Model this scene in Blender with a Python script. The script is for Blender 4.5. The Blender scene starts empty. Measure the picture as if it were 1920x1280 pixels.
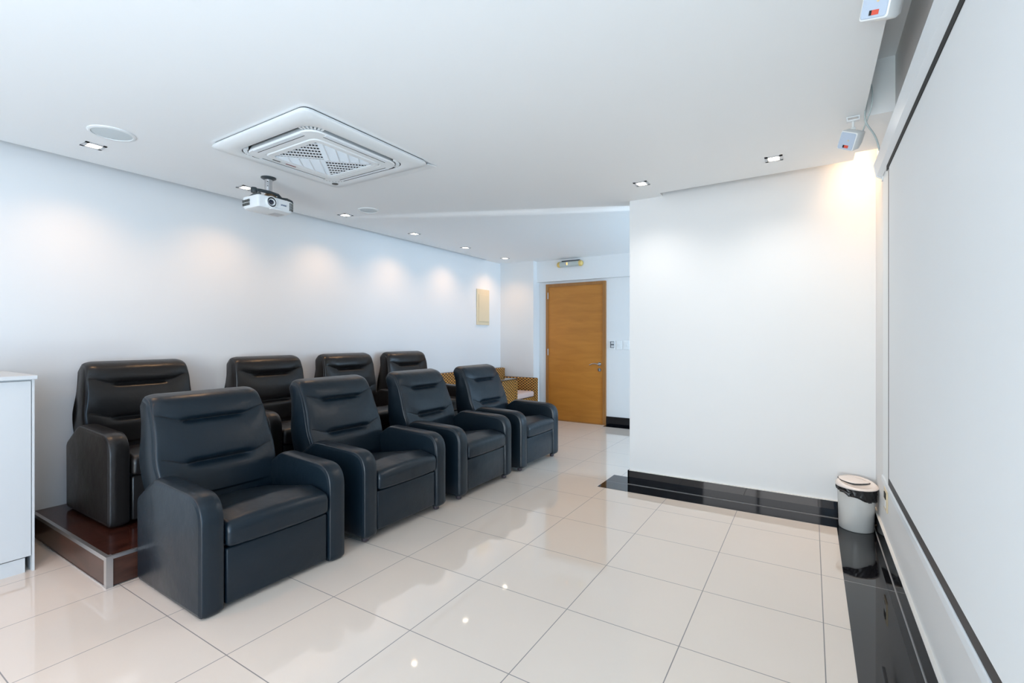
import bpy, bmesh, math, random
from mathutils import Vector, Matrix
random.seed(4)
C = bpy.context.scene.collection
R = math.radians

# ------------------------------------------------------------------ camera, world, daylight, exposure
cd = bpy.data.cameras.new('camera'); cam = bpy.data.objects.new('camera', cd); C.objects.link(cam)
cd.sensor_width = 36; cd.lens = 36*897/1920; cd.shift_y = -7/1920; cd.clip_start = .02
cam.location = (0, 0, 1.27); cam.rotation_euler = (R(90), 0, R(32))
bpy.context.scene.camera = cam
sc = bpy.context.scene
sc.view_settings.view_transform = 'Standard'; sc.view_settings.look = 'None'
sc.view_settings.gamma = 1; sc.view_settings.use_curve_mapping = False
sc.view_settings.exposure = 0.0
w = bpy.data.worlds.new('world'); sc.world = w; w.use_nodes = True
w.node_tree.nodes['Background'].inputs[0].default_value = (.86, .93, 1, 1)
w.node_tree.nodes['Background'].inputs[1].default_value = 1.5

def area(name, loc, rot, sx, sy, power, col, spread=180):
    l = bpy.data.lights.new(name, 'AREA'); l.shape = 'RECTANGLE'; l.size = sx; l.size_y = sy
    l.energy = power; l.color = col; l.spread = R(spread)
    o = bpy.data.objects.new(name, l); C.objects.link(o); o.location = loc; o.rotation_euler = rot
    return o
def spot(name, loc, target, power, col, ang, blend=.5, rad=.03):
    l = bpy.data.lights.new(name, 'SPOT'); l.energy = power; l.color = col
    l.spot_size = R(ang); l.spot_blend = blend; l.shadow_soft_size = rad
    o = bpy.data.objects.new(name, l); C.objects.link(o); o.location = loc
    o.rotation_euler = (Vector(target)-Vector(loc)).to_track_quat('-Z', 'Y').to_euler()
    return o
# daylight: a large window in the right wall behind the camera, a smaller one in the rear wall, and the alcove window; plus two added upward fills
area('daylight_side', (.50, -1.40, 1.30), (0, R(90), 0), 2.1, 2.2, 42, (.13, .50, 1))
area('ceiling_fill_side', (.55, -1.40, .50), (0, R(128), 0), .7, 2.2, 26, (.40, .70, 1))  # upward fill lamp added outside the side window to brighten the ceiling
area('daylight_rear', (-.90, -2.75, 1.20), (R(90), 0, 0), 2.1, 2.2, 82, (.96, .97, 1))
area('ceiling_fill_rear', (-.40, -2.80, .25), (R(140), 0, R(-8)), 1.1, .6, 78, (.68, .90, 1))  # second added fill, aimed up at the ceiling from the rear opening
area('daylight_alcove', (1.95, 5.45, 1.35), (R(90), 0, R(90)), 1.5, 1.9, 125, (.46, .72, 1))
# low sun glint thrown onto the alcove ceiling through the alcove window
spot('sun_glint', (1.85, 5.72, 2.06), (-1.75, 4.12, 2.46), 1300, (.85, .93, 1), 4.4, .5, .01)
spot('sun_glint', (1.85, 5.75, 2.14), (-2.85, 3.64, 2.46), 900, (.85, .93, 1), 1.5, .3, .004)
# warm lamp hidden in the ceiling pocket beside the screen
area('pocket_lamp', (.27, 3.93, 2.72), (0, 0, 0), .18, .24, 2.6, (1, .64, .36), 75)
# warm lamps of the rear half of the room
for x, y in ((-2.7, .25), (-3.3, -.6), (-1.6, -.9)):
    spot('rear_downlight_glow', (x, y, 2.44), (x, y, 0), 30 if y > 0 else 8, (1, .44, .18), 95, .9, .05)

# ------------------------------------------------------------------ materials
def mat(name, col, rough=.5, metal=0, bump=0, bscale=40, spec=.5, coat=0, emit=None, es=0, var=0, vscale=3):
    m = bpy.data.materials.new(name); m.use_nodes = True; nt = m.node_tree; b = nt.nodes['Principled BSDF']
    b.inputs['Base Color'].default_value = (*col, 1); b.inputs['Roughness'].default_value = rough
    b.inputs['Metallic'].default_value = metal; b.inputs['Specular IOR Level'].default_value = spec
    b.inputs['Coat Weight'].default_value = coat
    if emit: b.inputs['Emission Color'].default_value = (*emit, 1); b.inputs['Emission Strength'].default_value = es
    if bump or var:
        tc = nt.nodes.new('ShaderNodeTexCoord')
    if bump:
        n = nt.nodes.new('ShaderNodeTexNoise'); n.inputs['Scale'].default_value = bscale; n.inputs['Detail'].default_value = 4
        bp = nt.nodes.new('ShaderNodeBump'); bp.inputs['Strength'].default_value = bump; bp.inputs['Distance'].default_value = .004
        nt.links.new(tc.outputs['Object'], n.inputs['Vector']); nt.links.new(n.outputs['Fac'], bp.inputs['Height'])
        nt.links.new(bp.outputs['Normal'], b.inputs['Normal'])
    if var:
        n2 = nt.nodes.new('ShaderNodeTexNoise'); n2.inputs['Scale'].default_value = vscale; n2.inputs['Detail'].default_value = 5
        mx = nt.nodes.new('ShaderNodeMix'); mx.data_type = 'RGBA'
        mx.inputs[6].default_value = (*[c*(1-var) for c in col], 1); mx.inputs[7].default_value = (*[min(1, c*(1+var)) for c in col], 1)
        nt.links.new(tc.outputs['Object'], n2.inputs['Vector']); nt.links.new(n2.outputs['Fac'], mx.inputs[0])
        nt.links.new(mx.outputs[2], b.inputs['Base Color'])
    return m

def math_node(nt, op, a, b=None):
    n = nt.nodes.new('ShaderNodeMath'); n.operation = op
    for i, v in enumerate((a, b)):
        if v is None: continue
        if isinstance(v, (int, float)): n.inputs[i].default_value = v
        else: nt.links.new(v, n.inputs[i])
    return n.outputs[0]

def tile_mat(name, col, grout, px, py, ox, oy, gw, rough, spec=.5, mott=.04, coat=0):
    m = mat(name, col, rough, spec=spec, coat=coat); nt = m.node_tree; b = nt.nodes['Principled BSDF']
    g = nt.nodes.new('ShaderNodeNewGeometry'); s = nt.nodes.new('ShaderNodeSeparateXYZ'); nt.links.new(g.outputs['Position'], s.inputs[0])
    def line(o, p, off):
        t = math_node(nt, 'FRACT', math_node(nt, 'ADD', math_node(nt, 'DIVIDE', math_node(nt, 'SUBTRACT', o, off), p), 100.5))
        return math_node(nt, 'LESS_THAN', math_node(nt, 'ABSOLUTE', math_node(nt, 'SUBTRACT', t, .5)), gw/p/2)
    f = line(s.outputs[0], px, ox) if px else None
    f2 = line(s.outputs[1], py, oy) if py else None
    f = math_node(nt, 'MAXIMUM', f, f2) if px and py else (f if px else f2)
    n = nt.nodes.new('ShaderNodeTexNoise'); n.inputs['Scale'].default_value = 2.2; n.inputs['Detail'].default_value = 6
    nt.links.new(g.outputs['Position'], n.inputs['Vector'])
    mx = nt.nodes.new('ShaderNodeMix'); mx.data_type = 'RGBA'
    mx.inputs[6].default_value = (*[c*(1-mott) for c in col], 1); mx.inputs[7].default_value = (*[min(1, c*(1+mott)) for c in col], 1)
    nt.links.new(n.outputs['Fac'], mx.inputs[0])
    m2 = nt.nodes.new('ShaderNodeMix'); m2.data_type = 'RGBA'; nt.links.new(f, m2.inputs[0]); nt.links.new(mx.outputs[2], m2.inputs[6])
    m2.inputs[7].default_value = (*grout, 1); nt.links.new(m2.outputs[2], b.inputs['Base Color'])
    r = nt.nodes.new('ShaderNodeMix'); nt.links.new(f, r.inputs[0]); r.inputs[2].default_value = rough; r.inputs[3].default_value = .7
    nt.links.new(r.outputs[0], b.inputs['Roughness'])
    return m

def leather(name, col, rough):
    m = mat(name, col, rough, spec=.38); nt = m.node_tree; b = nt.nodes['Principled BSDF']
    tc = nt.nodes.new('ShaderNodeTexCoord')
    v = nt.nodes.new('ShaderNodeTexVoronoi'); v.inputs['Scale'].default_value = 420
    n = nt.nodes.new('ShaderNodeTexNoise'); n.inputs['Scale'].default_value = 9; n.inputs['Detail'].default_value = 3
    for q in (v, n): nt.links.new(tc.outputs['Object'], q.inputs['Vector'])
    b1 = nt.nodes.new('ShaderNodeBump'); b1.inputs['Strength'].default_value = .10; b1.inputs['Distance'].default_value = .001
    b2 = nt.nodes.new('ShaderNodeBump'); b2.inputs['Strength'].default_value = .22; b2.inputs['Distance'].default_value = .02
    nt.links.new(v.outputs['Distance'], b1.inputs['Height']); nt.links.new(n.outputs['Fac'], b2.inputs['Height'])
    nt.links.new(b2.outputs['Normal'], b1.inputs['Normal']); nt.links.new(b1.outputs['Normal'], b.inputs['Normal'])
    return m

def wicker_mat():
    m = mat('wicker', (.42, .22, .06), .5, spec=.4); nt = m.node_tree; b = nt.nodes['Principled BSDF']
    tc = nt.nodes.new('ShaderNodeTexCoord'); s = nt.nodes.new('ShaderNodeSeparateXYZ'); nt.links.new(tc.outputs['Object'], s.inputs[0])
    h = math_node(nt, 'ADD', s.outputs[0], s.outputs[1])
    row = math_node(nt, 'FLOOR', math_node(nt, 'MULTIPLY', s.outputs[2], 50))
    ph = math_node(nt, 'MULTIPLY', row, math.pi)
    a = math_node(nt, 'SINE', math_node(nt, 'ADD', math_node(nt, 'MULTIPLY', h, 105), ph))
    c = math_node(nt, 'SINE', math_node(nt, 'MULTIPLY', s.outputs[2], 50*math.pi))
    c = math_node(nt, 'ABSOLUTE', c)
    f = math_node(nt, 'MULTIPLY', math_node(nt, 'ADD', math_node(nt, 'MULTIPLY', a, .5), .5), c)
    cr = nt.nodes.new('ShaderNodeValToRGB'); cr.color_ramp.elements[0].color = (.03, .012, .004, 1); cr.color_ramp.elements[1].color = (.60, .29, .055, 1)
    cr.color_ramp.elements[0].position = .05; cr.color_ramp.elements[1].position = .5
    nt.links.new(f, cr.inputs[0]); nt.links.new(cr.outputs[0], b.inputs['Base Color'])
    bp = nt.nodes.new('ShaderNodeBump'); bp.inputs['Strength'].default_value = .8; bp.inputs['Distance'].default_value = .008
    nt.links.new(f, bp.inputs['Height']); nt.links.new(bp.outputs['Normal'], b.inputs['Normal'])
    return m

def wood_mat(name, c1, c2, rough, sc=(1, 1, 1), scale=3, plank=None):
    m = mat(name, c1, rough); nt = m.node_tree; b = nt.nodes['Principled BSDF']
    tc = nt.nodes.new('ShaderNodeTexCoord'); mp = nt.nodes.new('ShaderNodeMapping'); mp.inputs['Scale'].default_value = sc
    n = nt.nodes.new('ShaderNodeTexNoise'); n.inputs['Scale'].default_value = scale; n.inputs['Detail'].default_value = 8; n.inputs['Distortion'].default_value = .6
    cr = nt.nodes.new('ShaderNodeValToRGB'); cr.color_ramp.elements[0].color = (*c1, 1); cr.color_ramp.elements[1].color = (*c2, 1)
    cr.color_ramp.elements[0].position = .3; cr.color_ramp.elements[1].position = .7
    nt.links.new(tc.outputs['Object'], mp.inputs[0]); nt.links.new(mp.outputs[0], n.inputs['Vector']); nt.links.new(n.outputs['Fac'], cr.inputs[0])
    out = cr.outputs[0]
    if plank:
        s = nt.nodes.new('ShaderNodeSeparateXYZ'); nt.links.new(tc.outputs['Object'], s.inputs[0])
        t = math_node(nt, 'FRACT', math_node(nt, 'ADD', math_node(nt, 'DIVIDE', s.outputs[0], plank), 100))
        f = math_node(nt, 'LESS_THAN', t, .02)
        mx = nt.nodes.new('ShaderNodeMix'); mx.data_type = 'RGBA'; nt.links.new(f, mx.inputs[0]); nt.links.new(out, mx.inputs[6])
        mx.inputs[7].default_value = (.01, .004, .003, 1); out = mx.outputs[2]
    nt.links.new(out, b.inputs['Base Color'])
    return m

M = dict(
    wall=mat('wall_paint', (.79, .79, .785), .55, bump=.05, bscale=60),
    ceil=mat('ceiling_paint', (.90, .91, .91), .6, bump=.04, bscale=30),
    floor=tile_mat('floor_tile', (.78, .68, .59), (.26, .24, .23), .508, .5085, .047, 2.544, .004, .05, .5, .03, coat=.35),
    granite=tile_mat('black_granite', (.006, .006, .008), (.35, .34, .33), None, 1.0, 0, 3.045, .004, .03, .6, .3),
    granite_base=mat('black_granite_skirting', (.006, .006, .008), .04, spec=.6),
    leather=leather('black_leather_blue_sheen', (.006, .013, .020), .31),  # base colour carries the blue daylight sheen of the front row
    leather_back_row=leather('black_leather_brownish', (.013, .0115, .011), .30),  # slightly brown black for the back row, without the blue tint
    thread=mat('seam_thread', (.02, .022, .027), .5),
    crease=mat('seam_shadow_thread', (.004, .004, .005), .6),
    foot=mat('dark_foot', (.05, .04, .05), .35),
    white=mat('white_laminate', (.64, .65, .65), .35),
    wplastic=mat('white_plastic', (.82, .84, .84), .35),
    wmetal=mat('white_metal', (.78, .82, .85), .3),
    screen=mat('screen_fabric', (.82, .84, .85), .7, var=.015, vscale=2),
    black=mat('black_border', (.012, .012, .014), .5),
    dark=mat('dark_cavity_and_shade', (.01, .01, .01), .8),
    alu=mat('aluminium', (.62, .62, .63), .35, 1),
    chrome=mat('brushed_steel', (.55, .55, .56), .25, 1),
    deck=wood_mat('deck_wood', (.022, .007, .005), (.06, .018, .011), .16, (4, 1, 1), 6, .3),
    riser=wood_mat('riser_wood', (.04, .015, .010), (.08, .032, .021), .3, (1, 1, 4), 6),
    door=wood_mat('door_wood', (.41, .152, .018), (.51, .20, .028), .4, (1, 1, 5), 2.2),
    dframe=wood_mat('door_frame_wood', (.30, .12, .028), (.36, .16, .04), .4, (5, 5, .6), 3),
    cream=mat('cream_plastic', (.74, .62, .42), .45),
    wicker=wicker_mat(),
    cushion=mat('seat_cushion', (.62, .47, .42), .8),
    glass=mat('smoked_glass', (.02, .03, .03), .04, spec=.8),
    bag=mat('black_bag', (.012, .012, .013), .3, bump=.45, bscale=40),
    bin=mat('bin_plastic', (.62, .62, .60), .3),
    lid=mat('bin_lid', (.80, .74, .70), .3),
    grille=mat('speaker_cloth', (.66, .72, .74), .7, bump=.3, bscale=300),
    sgrille=mat('blue_grey_grille', (.52, .60, .72), .5, bump=.3, bscale=400),
    red=mat('red_sticker', (.75, .10, .06), .5),
    bulb=mat('lamp_glow', (1, 1, 1), .5, emit=(1, .86, .66), es=14),
    amber=mat('amber_cap', (.70, .50, .16), .4),
    indicator=mat('indicator_glow', (1, .4, .1), .5, emit=(1, .35, .05), es=5),
    tube=mat('tube_cover', (.50, .55, .52), .2),
    arm=mat('charcoal_arm', (.035, .045, .05), .35),
    vent=mat('vent_dark', (.10, .10, .09), .6),
    lens=mat('lens_glass', (.01, .02, .04), .03, spec=1),
    cable=mat('grey_cable', (.50, .58, .58), .5),
)

# ------------------------------------------------------------------ helpers
class MB:
    def __init__(s): s.bm = bmesh.new()
    def box(s, x0, x1, y0, y1, z0, z1, bev=0, seg=2, mtx=None):
        r = bmesh.ops.create_cube(s.bm, size=1); vs = r['verts']
        for v in vs: v.co = Vector(((x0+x1)/2+v.co.x*(x1-x0), (y0+y1)/2+v.co.y*(y1-y0), (z0+z1)/2+v.co.z*(z1-z0)))
        if bev:
            es = list({e for v in vs for e in v.link_edges})
            q = bmesh.ops.bevel(s.bm, geom=vs+es, offset=bev, segments=seg, affect='EDGES', profile=.5)
            vs = list({v for f in q['faces'] for v in f.verts} | {v for v in vs if v.is_valid})
        if mtx:
            for v in vs: v.co = mtx @ v.co
        return s
    def loft(s, rings, cap0=True, cap1=True, closed=True):
        L = [[s.bm.verts.new(p) for p in r] for r in rings]; n = len(L[0])
        for a, b in zip(L, L[1:]):
            for i in range(n if closed else n-1):
                j = (i+1) % n
                s.bm.faces.new((a[i], a[j], b[j], b[i]))
        if cap0: s.bm.faces.new(L[0][::-1])
        if cap1: s.bm.faces.new(L[-1])
        return s
    def lathe(s, prof, n=24, c=(0, 0, 0), mtx=None, cap=True):
        rings = []
        for r, z in prof:
            rr = []
            for i in range(n):
                p = Vector((c[0]+r*math.cos(2*math.pi*i/n), c[1]+r*math.sin(2*math.pi*i/n), c[2]+z))
                rr.append(mtx @ p if mtx else p)
            rings.append(rr)
        return s.loft(rings, cap, cap)
    def tube(s, pts, r, n=8, closed=False):
        pts = [Vector(p) for p in pts]; rings = []; up = Vector((0, 0, 1)); N = len(pts)
        prev = None
        for i, p in enumerate(pts):
            if closed: t = pts[(i+1) % N]-pts[i-1]
            else: t = pts[min(i+1, N-1)]-pts[max(i-1, 0)]
            t.normalize()
            if prev is None:
                a = t.cross(up) if abs(t.z) < .9 else t.cross(Vector((1, 0, 0)))
            else: a = prev - t*prev.dot(t)
            a.normalize(); prev = a.copy(); b = t.cross(a)
            rings.append([p+(a*math.cos(2*math.pi*k/n)+b*math.sin(2*math.pi*k/n))*r for k in range(n)])
        if closed: rings.append(rings[0]); return s.loft(rings, False, False)
        return s.loft(rings)
    def prism(s, poly, z0, z1):      # poly in xy
        return s.loft([[(x, y, z0) for x, y in poly], [(x, y, z1) for x, y in poly]])
    def build(s, name, m, parent=None, smooth=False, ang=35):
        bmesh.ops.remove_doubles(s.bm, verts=s.bm.verts, dist=1e-5)
        bmesh.ops.recalc_face_normals(s.bm, faces=s.bm.faces)
        me = bpy.data.meshes.new(name); s.bm.to_mesh(me); s.bm.free()
        ms = m if isinstance(m, (list, tuple)) else [m]
        for q in ms: me.materials.append(q)
        if smooth:
            for p in me.polygons: p.use_smooth = True
            if ang: me.set_sharp_from_angle(angle=R(ang))
        o = bpy.data.objects.new(name, me); C.objects.link(o)
        if parent: o.parent = parent
        return o
def B(*a, **k): return MB().box(*a, **k)
def tag(o, label, cat, group=None):
    o['label'] = label; o['category'] = cat
    if group: o['group'] = group
    return o
def thing(name, label, cat, loc=(0, 0, 0), rz=0, group=None):
    o = bpy.data.objects.new(name, None); C.objects.link(o); o.location = loc; o.rotation_euler = (0, 0, rz)
    o.empty_display_size = .1
    return tag(o, label, cat, group)
def struct(o): o['kind'] = 'structure'; return o
def copy_tree(o, parent=None):
    c = o.copy(); C.objects.link(c); c.parent = parent
    for ch in list(o.children): copy_tree(ch, c)
    return c
def dup(root, loc, rz, label):
    c = copy_tree(root); c.location = loc; c.rotation_euler = (0, 0, rz); c['label'] = label
    return c

# ------------------------------------------------------------------ room shell
CZ = 2.46
WX = .375
struct(B(-4.5, 2.6, -2.8, 6.9, -.08, 0).build('floor', M['floor']))
struct(B(-4.45, -4.25, -2.8, 6.9, 0, 2.85).build('wall_left', M['wall']))
wr = MB(); wr.box(WX, WX+.08, -.25, 4.08, 0, 2.85); wr.box(WX, WX+.08, -2.8, -2.55, 0, 2.85); wr.box(WX, WX+.08, -2.55, -.25, 2.38, 2.85); wr.box(WX, WX+.08, -2.55, -.25, 0, .16)
struct(wr.build('wall_right', M['wall']))
wf = MB()
for y in (-2.55, -1.43, -.31): wf.box(WX+.01, WX+.06, y, y+.06, .16, 2.38)
wf.box(WX+.01, WX+.06, -2.55, -.25, 2.33, 2.38); wf.box(WX+.01, WX+.06, -2.55, -.25, .16, .21)
struct(wf.build('window_3', M['alu']))
struct(B(-1.34, .7, 4.08, 4.24, 0, 2.85).build('wall_partition', M['wall']))
# wall behind the camera with its garden door opening
wb = MB(); wb.box(-4.25, -2.0, -2.7, -2.6, 0, 2.85); wb.box(.20, WX, -2.7, -2.6, 0, 2.85); wb.box(-2.0, .20, -2.7, -2.6, 2.35, 2.85)
struct(wb.build('wall_back', M['wall']))
wf = MB()
for x in (-2.0, -.93, .14): wf.box(x, x+.06, -2.69, -2.63, 0, 2.4)
wf.box(-2.0, .20, -2.69, -2.63, 2.29, 2.35); wf.box(-2.0, .20, -2.69, -2.63, 0, .05)
struct(wf.build('window_1', M['alu']))
# alcove
fw = MB(); fw.box(-4.25, 2.3, 6.65, 6.85, 0, 2.85); fw.box(-4.25, -3.64, 6.45, 6.65, 0, 2.85)
struct(fw.build('wall_far', M['wall']))
struct(B(-3.64, 2.3, 6.56, 6.65, 2.135, 2.46).build('trim_1', M['wall']))
aw = MB(); aw.box(1.8, 1.9, 4.24, 4.7, 0, 2.85); aw.box(1.8, 1.9, 6.2, 6.65, 0, 2.85); aw.box(1.8, 1.9, 4.7, 6.2, 2.3, 2.85); aw.box(1.8, 1.9, 4.7, 6.2, 0, .4)
struct(aw.build('wall_alcove', M['wall']))
wf = MB()
for y in (4.7, 5.43, 6.15): wf.box(1.82, 1.87, y, y+.05, .4, 2.3)
wf.box(1.82, 1.87, 4.7, 6.2, .4, .45); wf.box(1.82, 1.87, 4.7, 6.2, 2.25, 2.3)
struct(wf.build('window_2', M['alu']))
# dropped ceiling with its open pockets beside the walls, and the slab above
cl = MB()
cl.prism([(-4.105, -2.7), (.232, -2.7), (.242, 3.935), (-1.055, 3.985), (-1.055, 4.08), (-1.34, 4.08), (-1.34, 4.24), (1.9, 4.24), (1.9, 6.65),
          (-4.25, 6.65), (-4.25, 6.0), (-4.195, 6.0)], CZ, CZ+.03)
struct(cl.build('ceiling', M['ceil']))
struct(MB().prism([(.2405, 3.19), (WX, 3.19), (WX, 3.775), (.2418, 3.775)], CZ, CZ+.29).build('trim_2', M['ceil']))
struct(B(-4.45, 2.6, -2.8, 6.9, 2.75, 2.85).build('ceiling_slab', M['ceil']))
# black granite skirting and floor borders
struct(B(-1.352, .36, 4.062, 4.08, 0, .118).build('baseboard_partition', M['granite_base']))
g = MB(); g.box(-1.352, -1.34, 4.062, 4.26, 0, .118); struct(g.build('baseboard_partition_end', M['granite_base']))
struct(B(.36, WX, -2.6, 4.08, 0, .12).build('baseboard_right', M['granite_base']))
struct(B(-2.53, 1.8, 6.634, 6.65, 0, .127).build('baseboard_far', M['granite_base']))
struct(B(-4.25, -4.236, -2.6, 6.45, 0, .12).build('baseboard_left', M['granite_base']))
struct(B(-4.236, -3.64, 6.436, 6.45, 0, .12).build('baseboard_far_left', M['granite_base']))
fb = MB(); fb.prism([(.147, -2.6), (.36, -2.6), (.36, 3.866), (.147, 3.866)], 0, .0015); fb.prism([(-1.546, 3.85), (.36, 3.866), (.36, 4.062), (-1.352, 4.062), (-1.352, 4.26), (-1.546, 4.26)], 0, .0015)
struct(fb.build('floor_border', M['granite']))
struct(B(-2.53, 1.8, 6.50, 6.634, 0, .0015).build('floor_border_far', M['granite']))
# thin mortar line between skirting and border
struct(B(-1.352, .36, 4.058, 4.0625, .0012, .003).build('trim_3', mat('mortar', (.4, .4, .4), .8)))
struct(B(.3565, .361, -2.6, 4.06, .0012, .003).build('trim_4', mat('mortar_side', (.4, .4, .4), .8)))
tc1 = MB(); tc1.box(-1.34, .36, 4.0625, 4.0805, .118, .1215); tc1.box(.3605, WX+.0005, -2.6, 4.062, .12, .1235)
struct(tc1.build('trim_5', mat('caulk', (.78, .76, .72), .6)))

# door
dr = struct(B(-3.465, -2.575, 6.625, 6.66, .012, 2.055).build('door_1', M['door']))
f = MB(); f.box(-3.51, -3.465, 6.612, 6.655, 0, 2.10); f.box(-2.575, -2.53, 6.612, 6.655, 0, 2.10); f.box(-3.465, -2.575, 6.612, 6.655, 2.055, 2.10)
f.build('door_frame', M['dframe'], dr)
B(-3.465, -2.575, 6.6, 6.65, 0, .012).build('threshold', M['dframe'], dr)['label'] = 'dark wooden threshold strip'
for z in (1.92, 1.05, .19): MB().lathe([(.008, -.05), (.008, .05)], 10, (-3.468, 6.607, z)).build('hinge', M['chrome'], dr, True)
h = MB(); rx = Matrix.Rotation(R(90), 4, 'X')
def disc_y(mb, x, y, z, r, d): mb.lathe([(r, 0), (r, d)], 20, mtx=Matrix.Translation((x, y, z)) @ rx)
disc_y(h, -2.625, 6.625, .885, .027, .012)
h.tube([(-2.625, 6.615, .885), (-2.625, 6.575, .885), (-2.64, 6.568, .886), (-2.68, 6.566, .892), (-2.72, 6.566, .888), (-2.765, 6.572, .868)], .008)
h.build('door_handle', M['chrome'], dr, True)
h = MB(); disc_y(h, -2.625, 6.625, .80, .026, .010); h.box(-2.629, -2.621, 6.611, 6.616, .785, .815); h.build('lock', M['chrome'], dr, True)

# ------------------------------------------------------------------ platform
P0 = .157
pl = thing('platform', 'low dark reddish wood platform with metal edging under the back row of recliners', 'platform', (-3.63, 2.83, 0))
def at(o, mb, name, m, par, **k):
    q = mb.build(name, m, par, **k); q.matrix_parent_inverse = Matrix.Translation(-Vector(par.location)); return q
at(pl, B(-4.235, -3.032, .975, 4.62, P0-.025, P0), 'deck', M['deck'], pl)
at(pl, B(-3.032, -3.022, .975, 4.62, .006, P0-.012), 'front_panel', M['riser'], pl)
sp = MB(); sp.box(-3.99, -3.03, .967, .977, .006, P0-.022); sp.box(-4.235, -3.996, .972, .982, .0, P0-.022); at(pl, sp, 'side_panel', M['riser'], pl)
et = MB(); et.box(-4.235, -3.018, .963, .981, P0-.020, P0+.002); et.box(-3.036, -3.018, .981, 4.62, P0-.014, P0+.002)
et.box(-3.047, -3.0172, .9622, .991, 0, P0+.003); et.box(-3.99, -3.046, .964, .972, 0, .007)
at(pl, et, 'edge_trim', M['alu'], pl)
pl.children[3]['label'] = 'silver metal edge trim'

# ------------------------------------------------------------------ recliners
def rounded_poly(pts, n=7):
    """pts: (x, y, radius) -> smooth closed outline"""
    out = []; N = len(pts)
    for i in range(N):
        p = Vector(pts[i][:2]); a = Vector(pts[i-1][:2]); b = Vector(pts[(i+1) % N][:2]); r = pts[i][2]
        u = (a-p).normalized(); v = (b-p).normalized()
        if r <= 0: out.append(p); continue
        ang = math.acos(max(-1, min(1, u.dot(v)))); t = min(r/math.tan(ang/2), .48*(a-p).length, .48*(b-p).length)
        p0 = p+u*t; p1 = p+v*t
        for k in range(n+1):
            s = k/n; out.append((p0*(1-s)**2 + p*2*s*(1-s) + p1*s*s))
    return out
def resample(pts, step):
    out = []; N = len(pts)
    for i in range(N):
        a = pts[i]; b = pts[(i+1) % N]; L = (b-a).length
        k = max(1, int(L/step))
        for j in range(k): out.append(a+(b-a)*(j/k))
    return out
def normals(pts):
    A = sum(pts[i-1].x*pts[i].y-pts[i].x*pts[i-1].y for i in range(len(pts)))
    s = 1 if A > 0 else -1; out = []
    for i in range(len(pts)):
        t = (pts[(i+1) % len(pts)]-pts[i-1]).normalized(); out.append(Vector((t.y, -t.x))*s)
    return out
def pillow(pts, w, crown=.006, rad=.018, n=14, y0=0, disp=None, side=.01, sep=12, widen=None):
    """closed outline in (x,z), extruded over width w with rounded edges and crowned faces"""
    N = normals(pts); prof = []
    prof.append((-.5*w-side, -max(.022, rad+.008)))
    prof.append((-.5*w-side*.6, -(rad+.004)))
    for k in range(6):
        a = R(90*k/5); prof.append((-.5*w+rad*(1-math.cos(math.pi/2-a)*1)-0 if 0 else -.5*w+rad*(1-math.cos(a)), -rad*(1-math.sin(a))))
    for k in range(1, sep):
        t = -1+2*k/sep; prof.append((t*(.5*w-rad), crown*(1-t**4)))
    for a, b in [(-p[0], p[1]) for p in prof[:8]][::-1]: prof.append((a, b))
    rings = []
    for y, o in prof:
        ring = []
        for p, nn in zip(pts, N):
            q = p+nn*o; X, Y, Z = q.x, y, q.y
            if disp: X, Y, Z = disp(X, Y, Z, nn, o)
            ring.append((X, y0+Y, Z))
        rings.append(ring)
    m = MB(); m.loft(rings); return m

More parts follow.
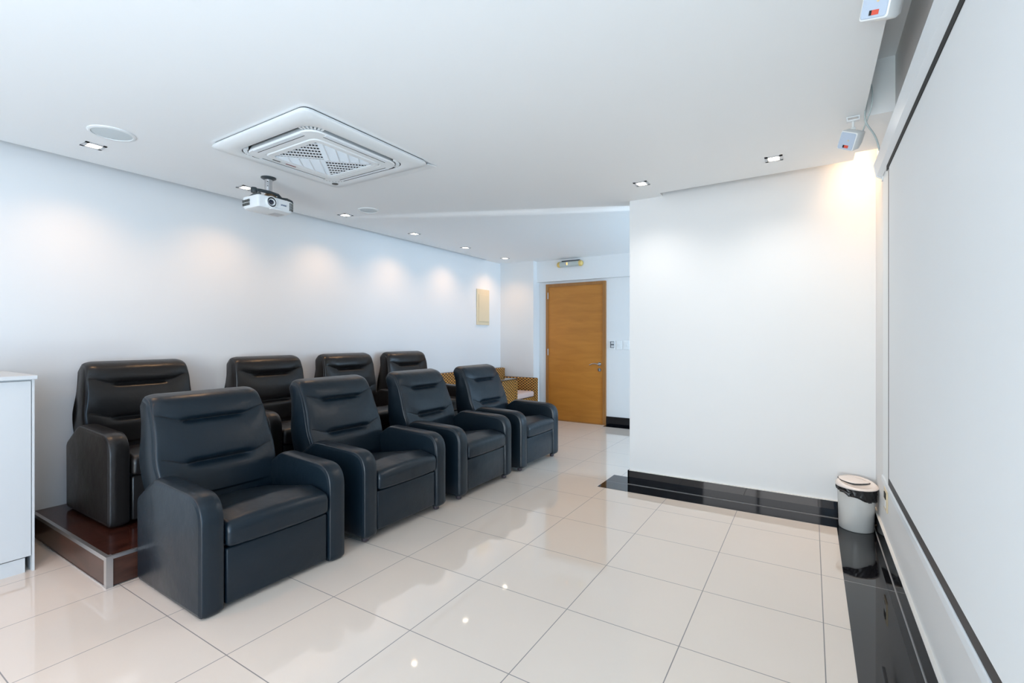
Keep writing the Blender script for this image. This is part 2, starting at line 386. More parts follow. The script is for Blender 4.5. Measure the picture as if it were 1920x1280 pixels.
def make_recliner(label, group, lift=0.0, lean=0.0, feet=True, ml='leather', bottom=.035):
    """local frame: front at x=0, +x forward, width along y, floor at z=0"""
    t = thing('recliner', label, 'recliner', group=group)
    W = .78; aw = .115; m = M[ml]
    top = .553+lift; zb = bottom
    for s in (-1, 1):
        out = rounded_poly([(0, zb, .03), (0, top-.012, .13), (-.50, top+.006, .12), (-.705, top-.125, .05), (-.70, zb, .03)], 10)
        out = resample(out, .04)
        a = pillow(out, aw-.014, crown=.005, rad=.012, side=.004, sep=8, y0=s*(W/2-aw/2)).build('armrest', m, t, True, 60)
        for q in (-1, 1):
            pts = [(p.x+n.x*-.0045, s*(W/2-aw/2)+q*(aw/2-.012), p.y+n.y*-.0045) for p, n in zip(out, normals(out))]
            k = [p for p in pts if p[2] > zb+.004]
            i0 = min(range(len(pts)), key=lambda i: (pts[i][0]-0)**2+(pts[i][2]-zb)**2)
            k = [p for p in (pts[i0:]+pts[:i0]) if p[2] > zb+.012 and not (p[0] < -.55 and p[2] < .25)]
            MB().tube(k, .0022, 5).build('seam', M['thread'], a, True)
    # body between the arms
    B(-.66, -.06, -.275, .275, .05+lift, .33+lift, bev=.01).build('body', m, t, True)
    # footrest panel
    fp = resample(rounded_poly([(-.012, .055 if lift else .022, .012), (-.006, .279+lift, .012), (-.055, .283+lift, .01), (-.055, .055 if lift else .022, .01)], 5), .02)
    pillow(fp, .545, crown=.006, rad=.014, side=.0, sep=12).build('footrest', m, t, True, 60) if 0 else None
    def fdisp(x, y, z, nn, o):
        if nn.x > .5: x += .008*math.cos(min(1, abs(y)/.27)*math.pi/2)*math.sin(max(0, min(1, (z-.03)/.25))*math.pi)
        return x, y, z
    r = []
    zlo, zhi = (.055 if lift else .022), .284+lift
    fm = B(-.06, -.010, -.271, .271, zlo, zhi, bev=.012, seg=3); fm.build('footrest', m, t, True)
    # seat cushion
    cu = rounded_poly([(.006, .292+lift, .02), (.012, .405+lift, .055), (-.14, .432+lift, .12), (-.60, .352+lift, .03), (-.60, .292+lift, .02)], 8)
    cu = resample(cu, .03)
    def sdisp(x, y, z, nn, o):
        k = 1-(abs(y)/.275)**2.2
        if nn.y > .2: z += .014*k - .006
        if nn.x > .3: x += .006*k
        return x, y, z
    pillow(cu, .545, crown=.004, rad=.022, side=0, sep=20, disp=sdisp).build('seat_cushion', m, t, True, 70)
    # backrest
    def sh(x, z): return x+lean*max(0, z-.42)
    P = [(-.60, .24, .03), (-.575, .36, .12), (-.600, .52, .2), (-.665, .70, .25), (-.715, .83, .15), (-.775, .935, .085), (-.868, .958, .05),
         (-.902, .905, .04), (-.862, .80, .06), (-.835, .45, .1), (-.74, .24, .03)]
    P = [(sh(x, z), z+lift, r) for x, z, r in P]
    bo = resample(rounded_poly(P, 10), .006)
    BW = .622; s1, s2 = .800+lift, .570+lift
    def seamz(base, v):
        a = max(0, (abs(v)-.46)/.54); a = a*a*(3-2*a)
        return base+.045*a
    def bdisp(x, y, z, nn, o):
        v = y/(BW/2)
        # outline narrows slightly to the top, swells lower down
        zz = z-lift; y *= 1.0+.045*math.exp(-((zz-.60)/.11)**2)-.035*max(0, min(1, (zz-.78)/.17))**1.5-.03*max(0, min(1, (.5-zz)/.12))
        # top corners rounded across the width
        if z > .80+lift:
            e = max(0, (abs(v)-.80)/.20); z -= .014*e*e*min(1, (z-.80-lift)/.12)
        if nn.x > .15:
            ck = max(0, 1-abs(v)**6)
            for b_, dep, wd in ((s1, .022, .015), (s2, .028, .019)):
                sz = seamz(b_, v); dz = z-sz
                mid = 1/(1+math.exp((abs(v)-.50)/.035))
                g = math.exp(-(dz/wd)**2)*dep*mid + math.exp(-(dz/.005)**2)*.005*ck + math.exp(-(dz/.035)**2)*.005*ck
                # pull-in wrinkles radiating around the crease ends
                wr = math.exp(-((abs(v)-.52)/.14)**2)*math.exp(-((dz-.02)/.035)**2)
                g += wr*.0016*math.sin(v*105+dz*60)
                x -= g*ck if g > 0 else g
            x += .012*ck*math.cos(min(1, abs(v))*math.pi/2)*(1 if z > .4 else 0)
            for lo, hi in ((seamz(s2, v), seamz(s1, v)), (seamz(s1, v), .95+lift)):
                if lo < z < hi: x += (.016 if hi > .9 else .012)*ck*math.sin((z-lo)/(hi-lo)*math.pi)
        return x, y, z
    br = pillow(bo, BW, crown=.0, rad=.015, side=.006, sep=64, disp=bdisp).build('backrest', m, t, True, 75)
    for b_ in (s1, s2):
        # stitched seam resting in the crease
        pts = []
        deps = Vector
        bv = [v.co for v in br.data.vertices]
        for i in range(-22, 23):
            v = i/23; y = v*BW/2; z = seamz(b_, v)
            c = [p for p in bv if abs(p.y-y) < .010 and abs(p.z-z) < .008 and p.x > sh(-.77, z-lift)]
            if c:
                q = max(c, key=lambda p: -((p.y-y)**2+(p.z-z)**2)); pts.append((q.x+.0004, y, z))
        if len(pts) > 4: MB().tube(pts, .0020, 5).build('seam', M['crease'], br, True)
    # side piping of the backrest
    nb = normals(bo)
    for s in (-1, 1):
        pts = []
        for p, n_ in zip(bo, nb):
            if n_.x > -.35 and p.y > .50+lift and p.x < 9 and not (n_.y < -.3):
                q = p+n_*(-.006); X, Y, Z = bdisp(q.x, s*(BW/2-.004), q.y, n_, 0) ; pts.append((q.x, Y, Z))
        MB().tube(pts, .0022, 5).build('piping', M['thread'], br, True)
    if feet:
        for x in (-.055, -.64):
            for s in (-1, 1):
                MB().lathe([(.014, 0), (.021, .006), (.024, .02), (.022, .034), (.026, .042), (.026, zb+.012)], 16, (x, s*(W/2-aw/2), 0)).build('foot', M['foot'], t, True)
    return t
G1 = 'black recliners in the front row'; G2 = 'black recliners in the back row on the platform'
r1 = make_recliner('black leather recliner nearest the camera, left end of the front row', G1, 0, 0, False, bottom=.004)
r1.location = (-2.298, 1.457, 0); r1.rotation_euler = (0, 0, R(-1.2))
r2 = make_recliner('black leather recliner, second from the left in the front row, on dark feet', G1, .018, 0, True)
r2.location = (-2.305, 2.38, 0)
dup(r2, (-2.305, 3.31, 0), R(.6), 'black leather recliner, third from the left in the front row')
dup(r2, (-2.305, 4.25, 0), R(0), 'black leather recliner at the far right end of the front row, nearest the wooden door')
b1 = make_recliner('black leather recliner at the left end of the raised back row, nearest the white cabinet', G2, 0, .26, False, 'leather_back_row', bottom=.012)
b1.location = (-3.425, 1.49, P0)
dup(b1, (-3.425, 2.455, P0), 0, 'black leather recliner, second from the left in the back row on the platform')
dup(b1, (-3.425, 3.31, P0), 0, 'black leather recliner, third from the left in the back row on the platform')
dup(b1, (-3.425, 4.155, P0), 0, 'black leather recliner at the far end of the back row, next to the wicker chairs')

# ------------------------------------------------------------------ white cabinet
cb = thing('cabinet', 'white laminate cabinet cut off by the left edge of the picture', 'cabinet', (-3.92, .4, 0))
at(cb, B(-4.235, -3.62, -.15, .825, .085, 1.045), 'body', M['white'], cb)
at(cb, B(-4.235, -3.60, .825, .835, .0, 1.045), 'side_panel', M['white'], cb)
at(cb, B(-4.235, -3.575, -.16, .842, 1.045, 1.066, bev=.002), 'top', M['white'], cb)
at(cb, B(-4.2, -3.612, -.15, .80, .0, .078), 'plinth', M['white'], cb)
for y0, y1 in ((-.148, .336), (.340, .822)): at(cb, B(-3.62, -3.602, y0, y1, .085, 1.035, bev=.001), 'door', M['white'], cb)

# ------------------------------------------------------------------ electrical panel, switches, emergency light
ep = thing('electrical_panel', 'cream plastic electrical panel cover on the left wall', 'panel', (-4.25, 5.95, 1.465))
B(0, .018, -.16, .16, 0, .54, bev=.004).build('frame', M['cream'], ep)
B(.018, .026, -.125, .135, .05, .46, bev=.003).build('cover', M['cream'], ep)
for i, x in enumerate((-2.445, -2.335, -2.235)):
    sw = thing('light_switch', ['left', 'middle', 'right'][i]+' of the three white switch plates beside the wooden door' + (', with two dark-edged buttons' if i == 0 else ''), 'switch', (x, 6.65, 1.165), group='switch plates beside the door')
    B(-.045, .045, -.008, 0, -.065, .065, bev=.003).build('plate', M['wplastic'], sw)
    if i == 0:
        for z in (-.034, .014): B(-.012, .03, -.014, -.008, z, z+.03, bev=.002).build('button', M['white'], sw)
        B(-.026, .034, -.010, -.008, -.042, .052).build('module_frame', mat('dark_module', (.12, .13, .15), .4), sw)
    else:
        B(-.022, .022, -.012, -.008, -.018, .018, bev=.002).build('button', M['wplastic'], sw)
el = thing('emergency_light', 'tubular emergency light with amber caps mounted above the wooden door', 'light', (-3.05, 6.56, 2.375))
ry = Matrix.Rotation(R(90), 4, 'Y')
B(-.15, .15, -.03, 0, -.012, .055, bev=.006).build('base', M['arm'], el)
MB().lathe([(.036, -.16), (.04, -.155), (.04, .155), (.036, .16)], 24, mtx=Matrix.Translation((0, -.05, -.005)) @ ry).build('tube_cover', M['tube'], el, True)
for s in (-1, 1):
    prof = [(.043, 0), (.044, .02), (.038, .04), (.022, .052), (.004, .056)]
    prof = [(r_, s*(z+.155)) for r_, z in prof]
    MB().lathe(prof, 24, mtx=Matrix.Translation((0, -.05, -.005)) @ ry).build('end_cap', M['amber'], el, True)
B(-.035, -.025, -.094, -.086, -.02, .012).build('indicator', M['indicator'], el)

# ------------------------------------------------------------------ wicker furniture
def wicker_chair(label, x, y):
    t = thing('wicker_armchair', label, 'armchair', (x, y, 0), 0, 'wicker armchairs by the left wall')
    # faces +x ; local: back at x=0, front at x=.62, width .62
    D, Wd = .66, .60
    B(0, .09, -Wd/2, Wd/2, .27, .80, bev=.02).build('backrest', M['wicker'], t, True)
    for s in (-1, 1):
        B(.05, D, s*Wd/2-.045, s*Wd/2+.045, .28, .66, bev=.015).build('armrest', M['wicker'], t, True)
        for lx in (.04, D-.04): B(lx-.03, lx+.03, s*Wd/2-.03, s*Wd/2+.03, 0, .29).build('leg', M['dframe'], t)
    B(.06, D-.01, -Wd/2+.04, Wd/2-.04, .28, .38, bev=.01).build('seat', M['wicker'], t, True)
    B(.09, D-.015, -Wd/2+.05, Wd/2-.05, .38, .465, bev=.025, seg=4).build('cushion', M['cushion'], t, True)
    return t
wicker_chair('brown wicker armchair half hidden behind the back row, next to the last recliner', -4.2, 5.0)
wicker_chair('brown wicker armchair with pale cushion nearest the wooden door', -4.2, 6.08)
wt = thing('wicker_side_table', 'small wicker side table with a dark glass top between the two wicker armchairs', 'table', (-3.70, 5.54, 0))
B(-.19, .19, -.17, .17, .10, .690, bev=.01).build('base', M['wicker'], wt, True)
for sx in (-1, 1):
    for sy in (-1, 1): B(sx*.16-.02, sx*.16+.02, sy*.14-.02, sy*.14+.02, 0, .12).build('leg', M['dframe'], wt)
B(-.21, .21, -.19, .19, .690, .700, bev=.003).build('glass_top', M['glass'], wt)

# ------------------------------------------------------------------ downlights
def downlight(label, x, y, power, tx=None, ty=0):
    t = thing('downlight', label, 'light', (x, y, CZ), 0, 'square recessed ceiling downlights')
    f = MB()
    for a in range(4):
        f.box(-.052, .052, -.052, -.034, -.004, 0, mtx=Matrix.Rotation(R(90*a), 4, 'Z'))
    f.build('frame', M['alu'], t)
    MB().lathe([(.031, -.003), (.028, -.001)], 24).build('lamp', M['bulb'], t, True)
    if power:
        l = spot('lamp_light', (x, y, CZ-.02), (x+(tx or 0), y+ty, 0), power, (1, .83, .66), 125 if tx else 150, 1, .03)
        l.data.color = (1, .58, .28) if power < 18 else (1, .93, .86)
D = [(-3.77, 1.14), (-3.80, 2.10), (-3.83, 3.08), (-3.85, 4.05), (-3.868, 5.03), (-3.885, 6.02)]
names = ['lit square downlight nearest the camera on the left, beside the large round ceiling speaker', 'lit square downlight just behind the projector',
         'lit square downlight beside the small pale round ceiling speaker', 'lit square downlight on the left row, third from its far end',
         'lit square downlight on the left row, second from its far end', 'lit square downlight at the far end of the left row']
for (x, y), nm in zip(D, names): downlight(nm, x, y, 16, -.25)
downlight('lit square downlight above the left part of the white partition wall', -1.109, 3.663, 20, 0, -.5)
downlight('lit square downlight on the right, nearest the small ceiling satellite speaker', -.209, 3.616, 20, 0, -.5)

# ------------------------------------------------------------------ round ceiling speakers
def cspeaker(label, x, y, r):
    t = thing('ceiling_speaker', label, 'speaker', (x, y, CZ), 0, 'round ceiling speakers')
    MB().lathe([(r, 0), (r, -.004), (r-.006, -.008), (r-.016, -.008), (r-.018, -.003), (r-.018, 0)], 48).build('rim', M['wplastic'], t, True)
    MB().lathe([(r-.018, 0), (r-.018, -.005), (r*.4, -.007), (.005, -.0075)], 48).build('grille', M['grille'], t, True)
cspeaker('large round ceiling speaker at the left beside the nearest downlight', -3.45, 1.128, .112)
cspeaker('smaller looking round ceiling speaker beyond the projector and air conditioner', -3.50, 3.075, .095)

# ------------------------------------------------------------------ ceiling air conditioner
def rsq(h, r, n=8, cx=0, cy=0):
    return [(p.x+cx, p.y+cy) for p in rounded_poly([(-h, -h, r), (h, -h, r), (h, h, r), (-h, h, r)], n)]
ac = thing('air_conditioner', 'white square ceiling cassette air conditioner with louvred centre grille', 'air conditioner', (-2.655, 1.971, CZ))
def ringloft(lv, n=8):
    m = MB(); m.loft([[(x, y, z) for x, y in rsq(h, r, n)] for h, r, z in lv], False, False); return m
MB().loft([[(x, y, z) for x, y in rsq(.458, .05)] for z in (-.007, 0)]).build('shadow_gap', M['dark'], ac)  # near-black plate painting the shadow line between ceiling and frame
ringloft([(.40, .05, -.006), (.462, .05, -.006), (.468, .05, -.014), (.470, .05, -.022), (.462, .05, -.030), (.415, .09, -.036), (.372, .11, -.040), (.366, .11, -.036)]).build('frame', M['wplastic'], ac, True, 50)
# dark outlet channel
ringloft([(.3665, .11, -.036), (.364, .11, -.030), (.360, .11, -.008), (.322, .10, -.008)]).build('outlet_channel', M['dark'], ac)
ringloft([(.328, .10, -.012), (.338, .10, -.040), (.334, .10, -.047), (.300, .08, -.050), (.262, .06, -.050), (.258, .06, -.046), (.254, .06, -.046), (.250, .06, -.053), (.232, .05, -.053), (.229, .05, -.045)]).build('inner_panel', M['wplastic'], ac, True, 30)
for k in range(4):
    rot = Matrix.Rotation(R(90*k), 4, 'Z')
    v = MB(); v.box(-.235, .235, -.333, -.305, -.050, -.044, bev=.002, mtx=rot); v.build('louver', M['wmetal'], ac)
    v = MB()
    v.box(-.232, .232, -.3035, -.3015, -.0515, -.049, mtx=rot); v.build('louver_gap', M['dark'], ac)
    # corner fins between the outlets
    for j in range(7):
        a = R(45+ (j-3)*11 + 90*k); cx_, cy_ = (.252*(1 if math.cos(R(45+90*k)) > 0 else -1)), (.252*(1 if math.sin(R(45+90*k)) > 0 else -1))
        px, py = cx_+.103*math.cos(a), cy_+.103*math.sin(a)
        m4 = Matrix.Translation((px, py, -.026)) @ Matrix.Rotation(a, 4, 'Z')
        if j == 0: fins = MB()
        fins.box(-.012, .012, -.006, .006, -.012, .014, mtx=m4)
    fins.build('corner_fins', M['wplastic'], ac)
HB = .228
gb = MB(); gb.loft([[(x, y, -.040) for x, y in rsq(HB+.002, .05)], [(x, y, -.036) for x, y in rsq(HB+.002, .05)]]); gb.build('grille_backing', M['dark'], ac)
# four triangular fields cut by the diagonals: two with open holes, two with fine slats
def tri_seg(tri, p, d):
    t0, t1 = -9, 9
    A = sum(tri[i-1][0]*tri[i][1]-tri[i][0]*tri[i-1][1] for i in range(3)); sg = 1 if A > 0 else -1
    for i in range(3):
        a = tri[i]; b = tri[(i+1) % 3]; nx, ny = -(b[1]-a[1])*sg, (b[0]-a[0])*sg
        dn = nx*d[0]+ny*d[1]; off = nx*(a[0]-p[0])+ny*(a[1]-p[1])
        if abs(dn) < 1e-9:
            if off > 0: return None
        elif dn > 0: t0 = max(t0, off/dn)
        else: t1 = min(t1, off/dn)
    return (t0, t1) if t1-t0 > .006 else None
h_ = HB-.012; q2 = math.sqrt(.5); U = (q2, q2); V = (-q2, q2)
cor = [(-h_, -h_), (h_, -h_), (h_, h_), (-h_, h_)]
for k in range(4):
    tri = [cor[k], cor[(k+1) % 4], (0, 0)]; opn = k in (0, 2)
    m = MB()
    def bars(d, w, step, z0, z1, off=0):
        e = (-d[1], d[0])
        for j in range(-40, 41):
            c = (j+off)*step; p = (e[0]*c, e[1]*c); sgm = tri_seg(tri, p, d)
            if sgm:
                L = sgm[1]-sgm[0]; mid = (sgm[0]+sgm[1])/2
                m.box(-L/2, L/2, -w/2, w/2, z0, z1, mtx=Matrix.Translation((p[0]+d[0]*mid, p[1]+d[1]*mid, 0)) @ Matrix.Rotation(math.atan2(d[1], d[0]), 4, 'Z'))
    if opn:
        bars(U, .016, .047, -.0485, -.0450, .5)
        bars(V, .0055, .0185, -.048, -.0450)
    else:
        m.loft([[(x, y, -.047) for x, y in tri], [(x, y, -.044) for x, y in tri]])
        bars(U, .004, .0105, -.0495, -.0468)
        bars(V, .006, .062, -.0505, -.0468, .5)
    m.build('grille_field', M['wmetal'], ac)
m = MB(); m.loft([[(x, y, -.052) for x, y in rsq(HB+.004, .05)], [(x, y, -.052) for x, y in rsq(HB-.013, .03)], [(x, y, -.044) for x, y in rsq(HB-.013, .03)]], False, False)
m.build('grille_frame', M['wplastic'], ac)
MB().lathe([(.022, -.0535), (.022, -.046)], 20, (-.36, .36, .010)).build('corner_sensor', M['vent'], ac, True)
B(-.262, -.254, -.10, -.03, -.0545, -.052).build('latch', mat('maroon_mark', (.30, .10, .10), .5), ac)
B(-.262, -.254, -.19, -.14, -.0545, -.052).build('latch', M['vent'], ac)
fl = tag(B(-.22, .22, -.045, .045, -.006, .0).build('ceiling_flap', M['wplastic']), 'thin white strip of panel sticking out past the right edge of the ceiling air conditioner', 'panel')
fl.location = (-2.42, 2.49, CZ-.006); fl.rotation_euler = (R(6), 0, 0)

# ------------------------------------------------------------------ projector
pj = thing('projector', 'white projector hanging upside down from the ceiling on a charcoal mount', 'projector', (-3.425, 2.06, CZ))
body = MB()
oc = resample(rounded_poly([(.105, -.14, .02), (.115, 0, .3), (.105, .14, .045), (-.105, .15, .05), (-.105, -.15, .05)], 8), .02)
def ring_(sc_, z): return [(p.x*sc_, p.y*sc_, z) for p in oc]
body.loft([ring_(.95, -.168), ring_(.99, -.172), ring_(1, -.180), ring_(1, -.222), ring_(.985, -.238), ring_(.93, -.252), ring_(.84, -.256)])
pb = body.build('body', M['wplastic'], pj, True, 40)
ln = MB(); mt = Matrix.Translation((.110, -.045, -.208)) @ ry
ln.lathe([(.042, -.004), (.042, .010), (.036, .013), (.034, .002)], 28, mtx=mt, cap=False); ln.build('lens_ring', M['wplastic'], pj, True)
l = MB(); l.lathe([(.0345, 0), (.0345, .007), (.026, .002), (.018, -.002)], 24, mtx=mt); lo = l.build('lens_barrel', M['black'], pj, True)
MB().lathe([(.019, .001), (.015, .007), (.006, .010)], 20, mtx=mt).build('lens', M['lens'], lo, True)
v = MB()
for r_ in range(2):
    for j in range(5): v.box(-.075+j*.018, -.064+j*.018, -.1525, -.146, -.212-r_*.024, -.194-r_*.024)
v.build('side_vent', M['vent'], pj)
v = MB()
for j in range(3):
    for r_ in range(6): v.box(.090, .112-j*.0035, .098+j*.013, .105+j*.013, -.238+r_*.010, -.231+r_*.010)
v.build('front_vent', M['vent'], pj)
B(.085, .125, -.05, .03, -.2585, -.246, bev=.003).build('focus_slot', M['wplastic'], pj)
B(-.06, .03, .03, .11, -.2572, -.254).build('lamp_cover', mat('pale_grey', (.6, .6, .6), .5), pj)
def text(body, size, mtx, m, name, par, ext=.0008):
    cu = bpy.data.curves.new(name, 'FONT'); cu.body = body; cu.size = size; cu.extrude = ext; cu.align_x = 'CENTER'; cu.align_y = 'CENTER'
    o = bpy.data.objects.new('tmp', cu); C.objects.link(o); dg = bpy.context.evaluated_depsgraph_get(); dg.update()
    me = bpy.data.meshes.new_from_object(o.evaluated_get(dg)); bpy.data.objects.remove(o)
    q = bpy.data.objects.new(name, me); me.materials.append(m); C.objects.link(q); q.parent = par; q.matrix_local = mtx; return q
text('EPSON', .014, Matrix.Translation((.1135, .048, -.212)) @ Matrix.Rotation(R(90), 4, 'Z') @ Matrix.Rotation(R(90), 4, 'X'), mat('logo_grey', (.15, .2, .3), .5), 'lettering', pj, .002)
MB().lathe([(.052, 0), (.052, -.006), (.034, -.016), (.03, -.018)], 32).build('ceiling_plate', M['arm'], pj, True)
pp = MB().lathe([(.027, -.012), (.027, -.125)], 28).build('pole', M['alu'], pj, True)
mk = MB()
for z, h in ((-.04, .008), (-.055, .004), (-.07, .006)): mk.box(.018, .0225, -.022, -.016, z, z+h)
mk.build('pole_mark', M['vent'], pp)
a = MB(); a.tube([(.01, -.115, -.120), (.03, -.08, -.118), (.045, -.02, -.120), (.055, .04, -.128), (.04, .075, -.142), (.02, .06, -.15)], .012, 8)
a.tube([(.03, .02, -.150), (.06, .055, -.150), (.075, .10, -.148), (.08, .135, -.158), (.08, .14, -.172)], .009, 8)
a.tube([(0, -.06, -.128), (-.04, -.09, -.14), (-.07, -.12, -.172)], .009, 8); a.tube([(0, .03, -.13), (-.05, .06, -.15), (-.07, .1, -.172)], .009, 8)
a.build('mount_arm', M['arm'], pj, True)
MB().lathe([(.020, 0), (.022, .01), (.022, .03), (.018, .036)], 18, (.01, -.115, -.14)).build('mount_knob', M['arm'], pj, True)
MB().lathe([(.045, -.168), (.048, -.15), (.032, -.125)], 24, (.02, .0, 0)).build('swivel_hub', mat('bronze_hub', (.20, .13, .07), .4, .5), pj, True)

# ------------------------------------------------------------------ satellite speakers with brackets and cables
def sat(label, loc, yaw, pitch, roll):
    t = thing('satellite_speaker', label, 'speaker', loc, 0, 'white satellite speakers hung from the ceiling edge')
    T_ = Matrix.Rotation(yaw, 4, 'Z') @ Matrix.Rotation(pitch, 4, 'Y') @ Matrix.Rotation(roll, 4, 'X')      # +x = facing
    def sec(w_, h_, x): return [T_ @ Vector((x, p.x*w_, p.y*h_)) for p in rounded_poly([(-1, -1, .22), (1, -1, .22), (1, 1, .22), (-1, 1, .22)], 5)]
    m = MB(); m.loft([sec(.036, .040, .058), sec(.042, .046, .055), sec(.044, .048, .046), sec(.043, .047, .0), sec(.026, .032, -.052), sec(.022, .028, -.056)])
    m.build('housing', M['wplastic'], t, True, 50)
    MB().loft([sec(.038, .042, .0585), sec(.036, .040, .0605)]).build('grille', M['sgrille'], t)
    B(.060, .0625, -.004, .016, -.034, -.020, mtx=T_).build('sticker', M['red'], t); B(.060, .0622, -.012, -.004, -.034, -.020, mtx=T_).build('sticker', M['black'], t)['label'] = 'black end of the sticker'
    MB().lathe([(.004, 0), (.004, .0015)], 10, mtx=T_ @ Matrix.Translation((.0605, .008, .004)) @ ry).build('badge', M['cream'], t)
    hgt = CZ-loc[2]
    k = MB(); k.tube([(-.004, 0, .035), (0, 0, .055), (0, 0, hgt-.022)], .006, 10); k.lathe([(.012, .046), (.014, .052), (.010, .060)], 14)
    k.build('stem', M['wplastic'], t, True)
    k = MB(); k.box(-.026, .026, -.016, .016, hgt-.022, hgt-.016, bev=.001); k.box(-.03, .03, -.018, .018, hgt-.004, hgt); k.box(-.028, -.024, -.016, .016, hgt-.022, hgt-.002); k.box(.024, .028, -.016, .016, hgt-.022, hgt-.002)
    k.build('bracket', M['wmetal'], t)
    return t
sat('white satellite speaker with loose grey cables, near the far end of the screen case', (.193, 3.17, 2.345), R(236), R(22), R(-30))
sat('white satellite speaker cut off by the top edge of the picture', (.205, 1.955, 2.352), R(238), R(14), R(-20))
def cable(name, label, pts, r):
    cu = bpy.data.curves.new(name, 'CURVE'); cu.dimensions = '3D'; s_ = cu.splines.new('NURBS'); s_.points.add(len(pts)-1)
    for p, q in zip(s_.points, pts): p.co = (*q, 1)
    s_.use_endpoint_u = True; s_.order_u = 4
    cu.bevel_depth = r; cu.bevel_resolution = 2
    o = bpy.data.objects.new('tmp', cu); C.objects.link(o); dg = bpy.context.evaluated_depsgraph_get(); dg.update()
    me = bpy.data.meshes.new_from_object(o.evaluated_get(dg)); bpy.data.objects.remove(o)
    q = bpy.data.objects.new(name, me); me.materials.clear(); me.materials.append(M['cable']); C.objects.link(q)
    for p in me.polygons: p.use_smooth = True
    return tag(q, label, 'cable')
cable('speaker_cable', 'thin grey cable looping out of the ceiling pocket down to the far satellite speaker',
      [(.25, 3.10, 2.62), (.262, 3.05, 2.58), (.270, 3.04, 2.50), (.262, 3.08, 2.44), (.245, 3.12, 2.40), (.232, 3.16, 2.365), (.232, 3.205, 2.362)], .0035)
cable('screen_cable', 'thicker grey cable running from the ceiling pocket down into the end of the screen case',
      [(.256, 3.155, 2.60), (.252, 3.14, 2.52), (.236, 3.10, 2.44), (.240, 3.08, 2.385), (.265, 3.12, 2.36), (.29, 3.18, 2.345), (.305, 3.20, 2.30), (.31, 3.21, 2.27)], .0045)

# ------------------------------------------------------------------ projection screen
ps = thing('projection_screen', 'large pull-down projection screen with black border hanging along the right wall', 'screen', (.33, 1.9, 0))
ps.location = (.33, 1.9, .5)
def pat(mb, name, m, **k): return at(ps, mb, name, m, ps, **k)
Y1, Y0 = 3.244, .45
pat(B(.329, .331, Y0, Y1, .52, 2.20), 'side_margin', M['wplastic'])
pat(B(.3275, .3292, Y0+.16, 3.024, .536, 2.20), 'border', M['black'])
pat(B(.3262, .3278, Y0+.20, 2.985, .577, 2.16), 'fabric', M['screen'])
pat(B(.322, .338, Y0, Y1, .500, .535, bev=.004), 'bottom_bar', M['wmetal'])
hx = [(.291, 2.212), (.303, 2.150), (.325, 2.136), (.350, 2.148), (.366, 2.180), (.366, 2.245), (.348, 2.262), (.306, 2.250)]
hx = [(x, z) for x, z in hx]
m = MB(); m.loft([[(x, y, z) for x, z in hx] for y in (Y0-.05, 3.265)]); pat(m, 'case', M['wmetal'])
def scl(k, y): return [(.329+(x-.329)*k, y, 2.208+(z-2.208)*k) for x, z in hx]
m = MB(); m.loft([scl(1.06, 3.262), scl(1.06, 3.272), scl(.9, 3.277)]); pat(m, 'end_cap', M['wplastic'])
pat(B(.325, .352, 3.235, 3.268, 2.118, 2.165), 'bracket', M['wplastic'])
pat(B(.3235, .3260, Y0, 3.05, 2.110, 2.150), 'slot_shadow', M['dark'])  # dark strip standing in for the shadow between case and fabric

# ------------------------------------------------------------------ socket on the right wall
so = thing('wall_socket', 'cream wall socket low on the right wall under the screen corner', 'socket', (WX, 3.53, .325))
B(-.007, 0, -.06, .06, -.065, .065, bev=.003).build('plate', M['cream'], so)
B(-.010, -.006, -.03, .03, -.045, .0, bev=.002).build('insert', M['wplastic'], so); B(-.0105, -.006, -.03, .03, .006, .042, bev=.001).build('insert', M['dark'], so)

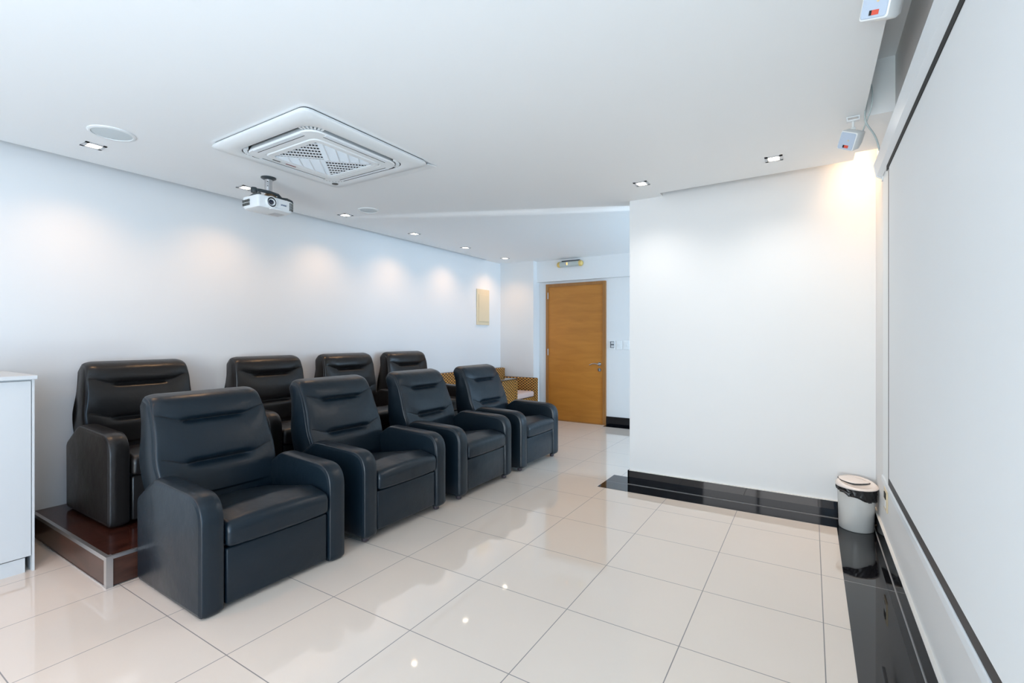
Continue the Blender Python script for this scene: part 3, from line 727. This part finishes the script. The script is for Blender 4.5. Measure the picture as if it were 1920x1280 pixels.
# ------------------------------------------------------------------ waste bin
tb = thing('waste_bin', 'small oval grey waste bin with black liner in the corner by the screen', 'bin', (.256, 3.925, 0))
def oval(rx_, ry_, z, n=64, dz=0):
    return [(rx_*math.cos(2*math.pi*i/n), ry_*math.sin(2*math.pi*i/n), z+dz*math.cos(2*math.pi*i/n)) for i in range(n)]
def topz(a):  # rim of the visible body: the liner hangs lower on the right
    return .262
m = MB(); m.loft([oval(.092, .098, .002), oval(.097, .103, .006), oval(.101, .107, .14), oval(.105, .111, .270), oval(.102, .108, .270), oval(.098, .10, .02)]); m.build('body', M['bin'], tb, True, 60)
rings = []
n = 96
for k in range(9):
    f_ = k/8; rr = []
    for i in range(n):
        a = 2*math.pi*i/n
        low = .248-.050*max(0, math.sin((a-R(215))/2+.0))**2 if R(215) < a < R(360) else .245
        ca = math.cos(a); low = .225-.030*ca if math.sin(a) < .3 else .24
        low += .004*math.sin(7*a)
        z = low+(.281-low)*f_
        bul = .006+.0025*math.sin(23*a+9*f_)+.002*math.sin(41*a-14*f_)+.002*math.sin(13*a+5)
        if k == 0: bul = .0025
        rr.append(((.104+bul)*math.cos(a), (.110+bul)*math.sin(a), z))
    rings.append(rr)
MB().loft(rings, False, False).build('bag', M['bag'], tb, True, None)
kn = MB(); a0 = R(245)
kx, ky = .112*math.cos(a0), .118*math.sin(a0)
kn.tube([(kx-.045, ky+.012, .262), (kx-.025, ky+.0, .262), (kx-.008, ky-.005, .256), (kx, ky-.006, .247), (kx+.004, ky-.006, .236)], .008, 8)
kn.tube([(kx+.03, ky, .262), (kx+.012, ky-.004, .258), (kx, ky-.007, .25), (kx-.006, ky-.006, .24)], .007, 8); kn.build('bag_knot', M['bag'], tb, True)
# lid: rim ring and sloping swing flap
def lidz(x, y, base): return base+.030*(1-max(0, min(1, (x+.10)/.2)))
def lr(rx_, ry_, z0, k):
    return [(.003+rx_*math.cos(2*math.pi*i/64), ry_*math.sin(2*math.pi*i/64), z0+k*(.016*(.5-.5*math.cos(2*math.pi*i/64))+.016*math.sin(2*math.pi*i/64))) for i in range(64)]
m = MB(); m.loft([lr(.106, .112, .280, 0), lr(.116, .120, .280, 0), lr(.119, .123, .285, .1), lr(.117, .121, .291, .4), lr(.108, .112, .300, .9), lr(.098, .101, .302, 1), lr(.094, .097, .299, 1), lr(.05, .05, .297, .8)]); m.build('lid', M['lid'], tb, True, 60)
def fl_(s_, z):
    out = []
    for k in range(48):
        a = 2*math.pi*k/48; c_ = math.cos(a); x = -.012+s_*.086*c_; y = .020+s_*.062*math.sin(a)*(1-.55*max(0, c_))
        out.append((x, y, z+.009-.085*x*.9+.13*y*.9))
    return out
MB().loft([fl_(1.05, .297), fl_(1.05, .3010)]).build('flap_gap', M['dark'], tb)
MB().loft([fl_(1.0, .298), fl_(1.0, .304), fl_(.96, .3062), fl_(.5, .3085)]).build('swing_flap', M['lid'], tb, True, 60)
bd = B(-.012, .012, -.001, .001, -.004, .004).build('badge', mat('badge_black', (.05, .05, .06), .4), tb); a1 = R(310)
bd.location = (.1055*math.cos(a1), .1115*math.sin(a1), .205); bd.rotation_euler = (0, 0, a1+R(90))
